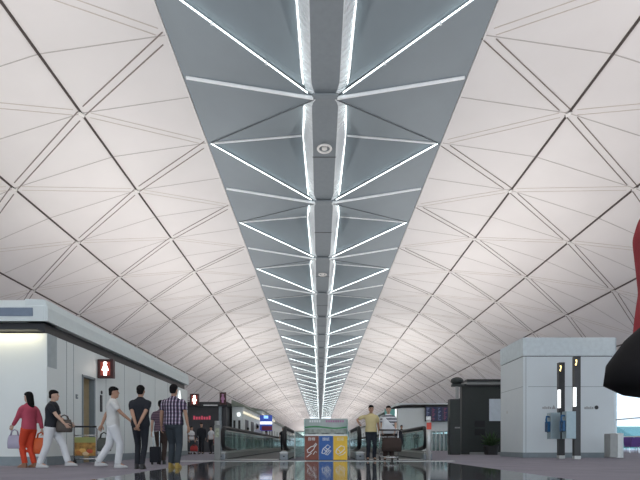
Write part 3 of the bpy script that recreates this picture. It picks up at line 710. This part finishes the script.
# posts at walkway mouths
t = thing('warning_post', 'grey post with small round sign left of the left walkway', 'post', (X(217.5, 15.6), 15.6, 0))
m = MB(); m.box(-.10, .10, -.05, .05, 0, 1.15); m.build('post', M('post grey', (.25, .26, .25), .4), t, bevel=.02); m = MB(); m.cyl((0, 0, 1.15), .09, .13); m.build('cap', steelm, t)
m = MB(); m.box(-.06, .06, -.056, -.05, .75, 1.05); m.build('notice', M('notice', (.35, .38, .28), .5, var=.4, scale=14), t)
t = thing('warning_post', 'white topped post with red sticker at the right walkway entrance', 'post', (X(428.5, 15.5), 15.5, 0))
m = MB(); m.cyl((0, 0, 0), .07, 1.3); m.build('post', steel, t, smooth=True); m = MB(); m.cyl((0, 0, 1.3), .08, .12); m.build('cap', white_p, t); m = MB(); m.box(-.075, .075, -.085, -.06, 1.0, 1.22); m.build('sticker', M('sticker red', (.65, .08, .05), .5), t)

# people on the walkways
person((X(258, 30), 30, .03), R(15), 1.7, 'person in grey shirt leaning over on the left walkway', c_grey, M('khaki', (.17, .15, .10), .8), c_bshoe, vox=.03, lean=.25)
person((X(248, 34), 34, .03), R(10), 1.7, 'person with dark hair on left walkway, left of the grey shirt person', c_black, c_jean, c_bshoe, vox=.03)
person((X(266, 42), 42, .03), R(0), 1.7, 'person in navy far along the left walkway below the blue screen', M('navy top', (.02, .03, .12), .8), c_black, c_bshoe, vox=.035)
person((X(283, 36), 36, .03), pi, 1.78, 'person in black riding the left walkway, seen beside its right hand dark newel', c_black, c_black, c_bshoe, vox=.03)
person((X(401.5, 30), 30, .03), pi, 1.7, 'person in dark clothes riding the right walkway behind the couple', c_black, c_jean, c_bshoe, vox=.03)
person((X(416, 34), 34, .03), R(180), 1.5, 'short person in dark top further along the right walkway', c_jean, c_black, c_bshoe, vox=.03)

# ============================================================ WHITE BLOCK (RIGHT)
t = thing('service_block', 'white panelled service block behind the phone totems on the right', 'building', (8.04, 19, 0)); bw = 3.75; bd_ = 2.36
m = MB(); m.prism([(0, .0), (.0, bd_), (bw, bd_), (bw, .15), (bw-.15, 0)], 'z', .2, 4.0); m.build('wall', cabin2, t)
m = MB(); m.prism([(-.02, -.02), (-.02, bd_), (bw+.02, bd_), (bw+.02, .13), (bw-.13, -.02)], 'z', 4.03, 4.75); m.build('parapet', M('parapet', (.62, .69, .71), .45), t)
m = MB(); m.box(.03, bw-.2, .03, bd_, 4.0, 4.03); m.build('shadow_gap', dark, t)
m = MB(); m.box(-.02, bw-.14, -.02, bd_, 0, .2); m.build('plinth', plinth, t)
m = MB(); m.box(.2, bw-.15, -.005, 0, 2.80, 2.82); m.box(.10, .12, -.005, 0, .2, 4.0); m.box(1.98, 2.0, -.005, 0, .2, 4.0); m.box(-.005, 0, 0, bd_, 2.80, 2.82); m.build('panel_seam', M('seam block', (.3, .35, .36), .5), t)
m = MB(); m.cyl((0,0,0), .06, .01); o = m.build('vent_cap', steel, t); o.location = (-.01, 1.6, 1.9); o.rotation_euler = (0, R(-90), 0)
for k, (px, ic) in enumerate(((548, 0), (590, 1))):
    w_ = thing('wall_lettering', ['small grey lettering with a pictogram left of the nearer blue phone', 'small grey lettering with a black round symbol right of the totems'][k], 'sign', (X(px, 19), 18.99, Zp(409, 19)))
    for j in range(5):
        m = MB(); xx = (j-3)*.075; m.box(xx, xx+.05, -.003, 0, 0, .10 if j % 2 else .08); m.build('character', steelm, w_)
    m = MB()
    if ic: m.prism([(.25+.08*cos(a*pi/6), .06+.08*sin(a*pi/6)) for a in range(12)], 'y', -.004, 0)
    else: m.prism([(.14, 0), (.30, 0), (.22, .16)], 'y', -.004, 0)
    m.build('symbol', dark if ic else steelm, w_)
# phone totems
def totem(px, Y, label, h):
    t = thing('phone_totem', label, 'phone totem', (X(px, Y), Y, 0), 0, 'phone totems')
    m = MB(); m.box(-.11, .11, -.08, .08, .12, h); m.build('post', M('totem grey', (.045, .045, .045), .35), t, bevel=.01)
    m = MB(); m.box(-.11, .11, -.09, .09, 0, .12); m.build('foot', steel, t, bevel=.01)
    m = MB(); m.box(-.02, -.115+.0, -.09, -.08, h-.38, h-.12); m.build('sign_face', dark, t)
    m = MB(); m.prism([(-.105, h-.30), (-.06, h-.34), (-.03, h-.20), (-.03, h-.12), (-.09, h-.12), (-.06, h-.22)], 'y', -.095, -.088); m.build('pictogram', yel_em, t)
    m = MB(); m.box(-.135, -.055, -.10, -.02, 1.85, 2.52); m.build('lamp', white_em, t)
    pn = MB(); pn.box(-.44, -.10, -.16, -.13, .72, 1.68); p_ = pn.build('hood_panel', phonegrey, t, bevel=.01)
    m = MB(); m.box(-.44, -.41, -.13, .14, .72, 1.68); m.build('hood_side', phonegrey, p_)
    m = MB(); m.box(-.54, -.44, -.12, .12, .98, 1.36); ph = m.build('phone', bluephone, t, bevel=.015)
    m = MB(); m.tube([(-.57, -.10, 1.30), (-.585, -.10, 1.42), (-.57, -.10, 1.54), (-.47, -.10, 1.52)], .035, 8); m.build('handset', bluephone, ph, smooth=True)
    m = MB(); m.tube([(-.56, -.10, 1.30), (-.60, -.1, 1.0), (-.52, -.1, .95)], .01, 6); m.build('cord', dark, ph, smooth=True)
    return t
totem(560.9, 17.6, 'dark phone totem with lit top, the left one of the pair', 3.52)
totem(576.5, 16.9, 'dark phone totem with lit top, the right and nearer of the pair', 3.61)
# steel bin
t = thing('litter_bin', 'brushed steel litter bin standing at right corner of the white block', 'litter bin', (X(613.5, 17.8), 17.8, 0))
m = MB(); m.box(-.24, .05, -.2, .2, .04, .92); m.build('body', steelm, t, bevel=.03)
m = MB(); m.loft([ring(z, .2, .2, .12, 0, 20, 2.5) for z in (.03, .90)]); m.build('drum', steel, t, smooth=False)
m = MB(); m.loft([ring(z, r_, r_, .12, 0, 20, 2.5) for z, r_ in ((.90, .205), (.93, .205), (.94, .15))]); m.build('lid', steel, t)
# purple seats
for i in range(3):
    t = thing('lounge_seat', ['purple lounge seat next to the steel bin, by the window', 'purple lounge seat at the right edge of the photo', 'purple lounge seat just beyond the right edge'][i], 'seat', (19.2+i*.72, 29.5, 0), 0, 'purple seats')
    m = MB(); m.box(-.32, .32, -.3, .3, .38, .48); m.build('seat', purple, t, bevel=.03)
    m = MB(); m.prism([(.22, .42), (.30, .40), (.46, .98), (.39, 1.0)], 'x', -.32, .32); m.build('backrest', purple, t, bevel=.02)
    m = MB(); m.box(-.30, .30, -.36, -.28, .40, .93); m.build('front_panel', purple, t, bevel=.02)
    for s in (-1, 1):
        m = MB(); m.tube([(s*.28, -.2, 0), (s*.28, -.15, .4)], .02, 6); m.tube([(s*.28, .2, 0), (s*.28, .15, .4)], .02, 6); m.build('leg', chrome, t)

# ============================================================ DARK KIOSK
Y = 25.5
KD = .75
t = thing('dark_kiosk', 'large black kiosk between display board and white block', 'kiosk', (X(464, Y), Y, 0)); kw = X(501, Y)-X(464, Y)
m = MB(); m.box(0, kw, 0, KD, 0, 3.75); m.build('wall', darkgreen, t)
m = MB(); m.box(.12, kw, -.12, KD, 3.86, 3.98); m.box(.12, kw, -.12, KD, 3.62, 3.70); m.build('cornice', dark, t)
m = MB(); m.box(.14, kw, -.02, KD-.05, 3.7, 3.86); m.build('vent_strip', steelm, t)
m = MB(); m.box(-.15, .25, -.1, .1, 0, 3.6); m.build('pilaster', darkgreen, t)
for z in (1.18, 1.62):
    m = MB(); m.box(.55, 1.1, -.03, 0, z-.17, z+.17); m.build('wall_panel', rubber, t)
m = MB(); m.box(X(489, Y)-X(464, Y), kw+.02, -.05, -.02, Zp(421, Y), Zp(399, Y)); m.build('poster', screen_w, t)
m = MB(); m.box(.3, kw, -.06, 0, 0, .12); m.build('plinth', steelm, t)
t = thing('vending_cabinet', 'narrow black cabinet with faint lettering left of the black kiosk', 'cabinet', (X(450, 24.5), 24.5, 0)); w_ = X(460.5, 24.5)-X(450, 24.5)
m = MB(); m.box(0, w_, 0, .45, .05, 2.85); m.build('body', darkgreen, t, bevel=.02)
m = MB(); m.box(.0, w_, .05, .42, 0, .05); m.build('foot', dark, t)
m = MB(); m.box(-.03, -.0, .1, .35, .5, 1.9); m.build('side_hatch', dark, t)
for k in range(4): m = MB(); m.box(.25+k*.07, .30+k*.07, -.006, 0, 1.35, 1.42); m.build('character', steelm, t)
t = thing('camera_housing', 'dark rounded dome on a pole above narrow black cabinet', 'fixture', (X(457, 24.75), 24.75, 2.85))
m = MB(); m.cyl((0, 0, 0), .08, .75); m.build('pole', steelm, t); m = MB(); m.ell((0, 0, .95), (.33, .3, .2), 16, 10); m.build('dome', darkgreen, t, smooth=True); m = MB(); m.box(-.28, .3, -.12, .12, .66, .78); m.build('bracket', darkgreen, t)
def potted(loc, label, h, n=60, sp=.35):
    t = thing('potted_plant', label, 'plant', loc)
    m = MB(); m.loft([ring(z, r_, r_, 0, 0, 14, 4) for z, r_ in ((0, .28), (.45, .34))]); m.build('pot', soil, t)
    m = MB()
    for k in range(n):
        a = random.random()*2*pi; e = random.uniform(.3, 1.3); l = random.uniform(.4, 1)*h; d = Vector((cos(a)*cos(e), sin(a)*cos(e), sin(e))); base = Vector((0, 0, .45)); tip = base+d*l
        sd = d.cross(Vector((0, 0, 1))).normalized()*.045; mid = base+d*l*.7; dr = Vector((0, 0, -.06))
        m.add([base, mid+sd, tip+dr, mid-sd], [(0, 1, 2, 3)]); m.tube([base, mid], .006, 4)
    m.build('foliage', leaf, t)
    return t
potted((X(491, 24.6), 24.6, 0), 'leafy pot plant in front of black kiosk beside the white block', .95, 90)

# ============================================================ RIGHT FAR CABINS
Y = 42
t = thing('shop_cabin', 'long white shop cabin with curved black roof line behind the right walkway', 'building', (X(398, Y), Y, 0)); w_ = X(452, Y)-X(398, Y)
m = MB(); m.box(0, w_, 0, 30, 1.7, 3.75); m.box(0, X(428, Y)-X(398, Y), 0, 30, 0, 1.7); m.build('wall', cabin, t)
m = MB(); m.tube([(-1.2, -.1, 3.1), (-.85, -.1, 3.45), (-.3, -.1, 3.75), (.3, -.1, 3.88), (1.2, -.1, 3.92), (w_, -.1, 3.92)], .12, 8); m.build('roof_edge', rubber, t, smooth=True)
m = MB(); m.box(-.1, w_, 0, 30, 3.95, 4.15); m.build('roof', fascia, t)
m = MB(); x0 = X(428, Y)-X(398, Y); m.box(x0, w_, .1, .13, 0, 1.7); m.build('shop_glass', tglass, t)
m = MB()
for k in range(7): m.box(x0+k*.35-.03, x0+k*.35+.03, 0, .1, 0, 1.7)
m.build('mullion', cabin, t)
m = MB(); m.box(x0, w_, .6, .7, .05, 1.5); m.build('shop_interior', M('shop goods', (.06, .09, .08), .7, var=.9, scale=3), t)
t = thing('departure_board', 'dark blue departure display board on white shop cabin', 'display board', (X(425, 41.7), 41.58, Zp(421.5, 41.7))); w_ = X(449, 41.7)-X(425, 41.7); h_ = 15*41.7/480
m = MB(); m.box(0, w_, 0, .2, 0, h_); m.build('housing', dark, t)
for k in range(4):
    a = .06+k*(w_-.1)/4; c = a+(w_-.1)/4-.06; m = MB(); m.box(a, c, -.02, 0, .06, h_-.06); sc = m.build('screen', screen, t)
    m = MB()
    for j in range(9): z = .12+j*.125; m.box(a+.05, c-.3+.15*((j*7+k) % 3)/2, -.026, -.02, z, z+.035)
    m.build('text_rows', screen_red if k % 2 else M('rows blue', (.2, .25, .4), .4, emit=.15, ecol=(.5, .6, .9)), sc)
t = thing('poster_stand', 'tall teal poster stand behind the striped shirt woman', 'poster', (X(391, 30), 30.5, 0))
m = MB(); m.box(-.33, .33, 0, .08, 1.5, Zp(409, 30.5)); m.build('panel', teal_p, t); m = MB(); m.box(-.04, .04, .01, .07, 0, 1.5); m.build('post', steelm, t); m = MB(); m.box(-.36, .36, -.3, .3, 0, .03); m.build('base', steelm, t)
m = MB(); m.box(.34, .42, -.0, .08, 1.4, Zp(409, 30.5)); m.build('lit_edge', white_em, t)

# ============================================================ LEFT FAR SHOPS
Y = 33.5
t = thing('dark_shop', 'dark fronted shop with small red lettering beyond the cabin', 'building', (X(186, Y), Y, 0)); w_ = X(226, Y)-X(186, Y)
m = MB(); m.box(0, w_, .1, 8, 0, 3.2); m.build('wall', M('shop dark grey', (.04, .04, .045), .5), t)
m = MB(); m.box(-.1, w_+.1, -.15, 8, 3.2, 3.5); m.build('fascia', dark, t)
m = MB(); m.box(w_*.45, w_*.8, -.17, -.15, 3.22, 3.30); m.build('lit_slot', steel, t)
m = MB(); m.box(w_-.5, w_-.3, -.05, .1, 0, 3.2); m.build('pilaster', plinth, t)
for k in range(7): m = MB(); x = .55+k*.18; m.box(x-.06, x+.06, .06, .1, 2.28, 2.28+(.2 if k % 3 else .26)); m.build('character', red_em, t)
for i, (pa, pb, Yy, zt) in enumerate(((232, 243, 35, 3.3), (243, 262, 52, 4.2))):
    t = thing('shop_cabin', ['white shop cabin with lit spotlight and dark doorways beyond the dark shop', 'pale far cabin with light olive canopy beyond the white shop cabin'][i], 'building', (X(pa, Yy), Yy, 0)); w_ = X(pb, Yy)-X(pa, Yy)
    m = MB(); m.box(0, w_, .0, 14, 0, zt); m.build('wall', cabin, t)
    m = MB(); m.prism([(0, zt), (w_+.1, zt), (w_+.1, zt+.12), (0, zt+.5)], 'y', -.2, 14); m.build('canopy', M('olive canopy', (.22, .25, .20), .5), t)
    for k in range(2): m = MB(); m.box(w_*(.12+.45*k), w_*(.32+.45*k), -.02, 0, 0, 2.3); m.build('doorway', dark, t)
    for k in range(4): m = MB(); m.box(w_, w_+.02, 1+k*3, 2.6+k*3, 0, 2.4); m.build('doorway', dark, t)
    m = MB(); m.box(w_*.5, w_*.75, -.08, -.02, zt-.7, zt-.45); m.build('spotlight', white_em, t)
    m = MB(); m.box(w_, w_+.08, 0, 14, zt-.5, zt-.35); m.build('light_trough', warm_em, t)
for i, (x0, y0, l_, zt) in enumerate(((-9.5, 70, 22, 3.8), (-9.5, 110, 40, 3.6), (7.8, 84, 40, 3.6), (8.5, 140, 50, 3.6))):
    t = thing('shop_cabin', ['distant white cabin beyond the hanging blue screen', 'farthest white cabin on the left side of the hall', 'distant white cabin past the long shop on the right', 'farthest white cabin on the right side of the hall'][i], 'building', (x0, y0, 0))
    w_ = 2.6
    m = MB(); m.box(0, w_, 0, l_, 0, zt); m.build('wall', cabin, t); m = MB(); m.box(-.2, w_+.2, -.2, l_+.2, zt, zt+.25); m.build('roof', M('roof olive', (.25, .28, .24), .5), t)
    xs = w_ if x0 < 0 else -.02
    for k in range(int(l_/5)): m = MB(); m.box(xs, xs+.02, k*5+1, k*5+4, .1, 2.6); m.build('shop_front', M('shopfront', (.08, .12, .12), .3), t)
# hanging flight information screen
t = thing('hanging_screen', 'hanging blue information screen with bright white stripe above left walkway', 'display', (X(266, 44), 44, Zp(431, 44)))
m = MB(); m.box(-.56, .56, 0, .2, 0, 1.45); m.build('housing', M('screen blue', (.01, .03, .25), .3, emit=.4, ecol=(.05, .12, .6)), t)
m = MB(); m.box(-.56, .56, -.02, 0, .62, .86); m.build('white_stripe', white_em, t); m = MB(); m.box(-.2, .2, -.02, 0, 1.15, 1.4); m.build('symbol', M('sky blue', (.3, .5, .8), .4, emit=1.2, ecol=(.3, .6, 1)), t)
m = MB(); m.box(-.4, .56, -.02, 0, .05, .45); m.build('red_strip', M('dusky red', (.25, .03, .07), .5), t)
m = MB(); m.tube([(.0, .1, 1.45), (0, .1, 1.9)], .03, 6); m.box(-.7, .7, .0, .2, 1.9, 1.96); m.build('hanger', steelm, t)
for s in (-1, 1): m = MB(); m.tube([(s*.52, .1, 0), (s*.52, .1, -Zp(431, 44))], .04, 6); m.build('support_pole', steelm, t)
# small dark parapet / barrier between the walkways
t = thing('glass_barrier', 'teal glass barrier between the two walkways behind the bins', 'barrier', (0.08, 17.5, 0))
m = MB(); m.box(-1.0, 1.0, 0, .02, .06, 1.0); m.build('glass', tglass, t); m = MB(); m.tube([(-1.02, 0.01, 1.0), (1.02, .01, 1.0)], .025, 6)
for x in (-1, 1): m.tube([(x, .01, 0), (x, .01, 1)], .025, 6)
m.build('rail', steel, t)

# ============================================================ PASSER-BY at right edge
person((1.28, 1.68), R(92), 1.66, 'person in red top passing very close at the right edge', M('red knit', (.42, .04, .05), .9, bump=.3, scale=40), c_black, c_bshoe, legw=.85, feet=((-.08, -.14), (.08, -.22)),
       hands={-1: (-.22, -.08, .86), 1: (.24, -.10, .86)}, sleeve='short', hair='long', vox=.014, skin=SK2)
t = thing('shoulder_bag', 'large black soft bag carried by the passer-by at the right edge', 'bag', (1.0, 1.38, .635), R(8))
m = MB(); m.loft([ring(z, rx, ry, xo, 0, 20, 2.4) for z, rx, ry, xo in ((0, .08, .06, .05), (.012, .15, .09, .03), (.04, .19, .11, .01), (.10, .185, .12, .02), (.17, .16, .11, .05), (.24, .12, .08, .09), (.29, .07, .04, .13))]); m.build('bag_body', M('black leather', (.007, .006, .007), .7, spec=.2), t, smooth=True)
m = MB(); m.tube([(.02, 0, .33), (.14, 0, .60), (.26, .0, .70), (.34, 0, .6), (.2, 0, .34)], .015, 8); m.build('strap', rubber, t, smooth=True)
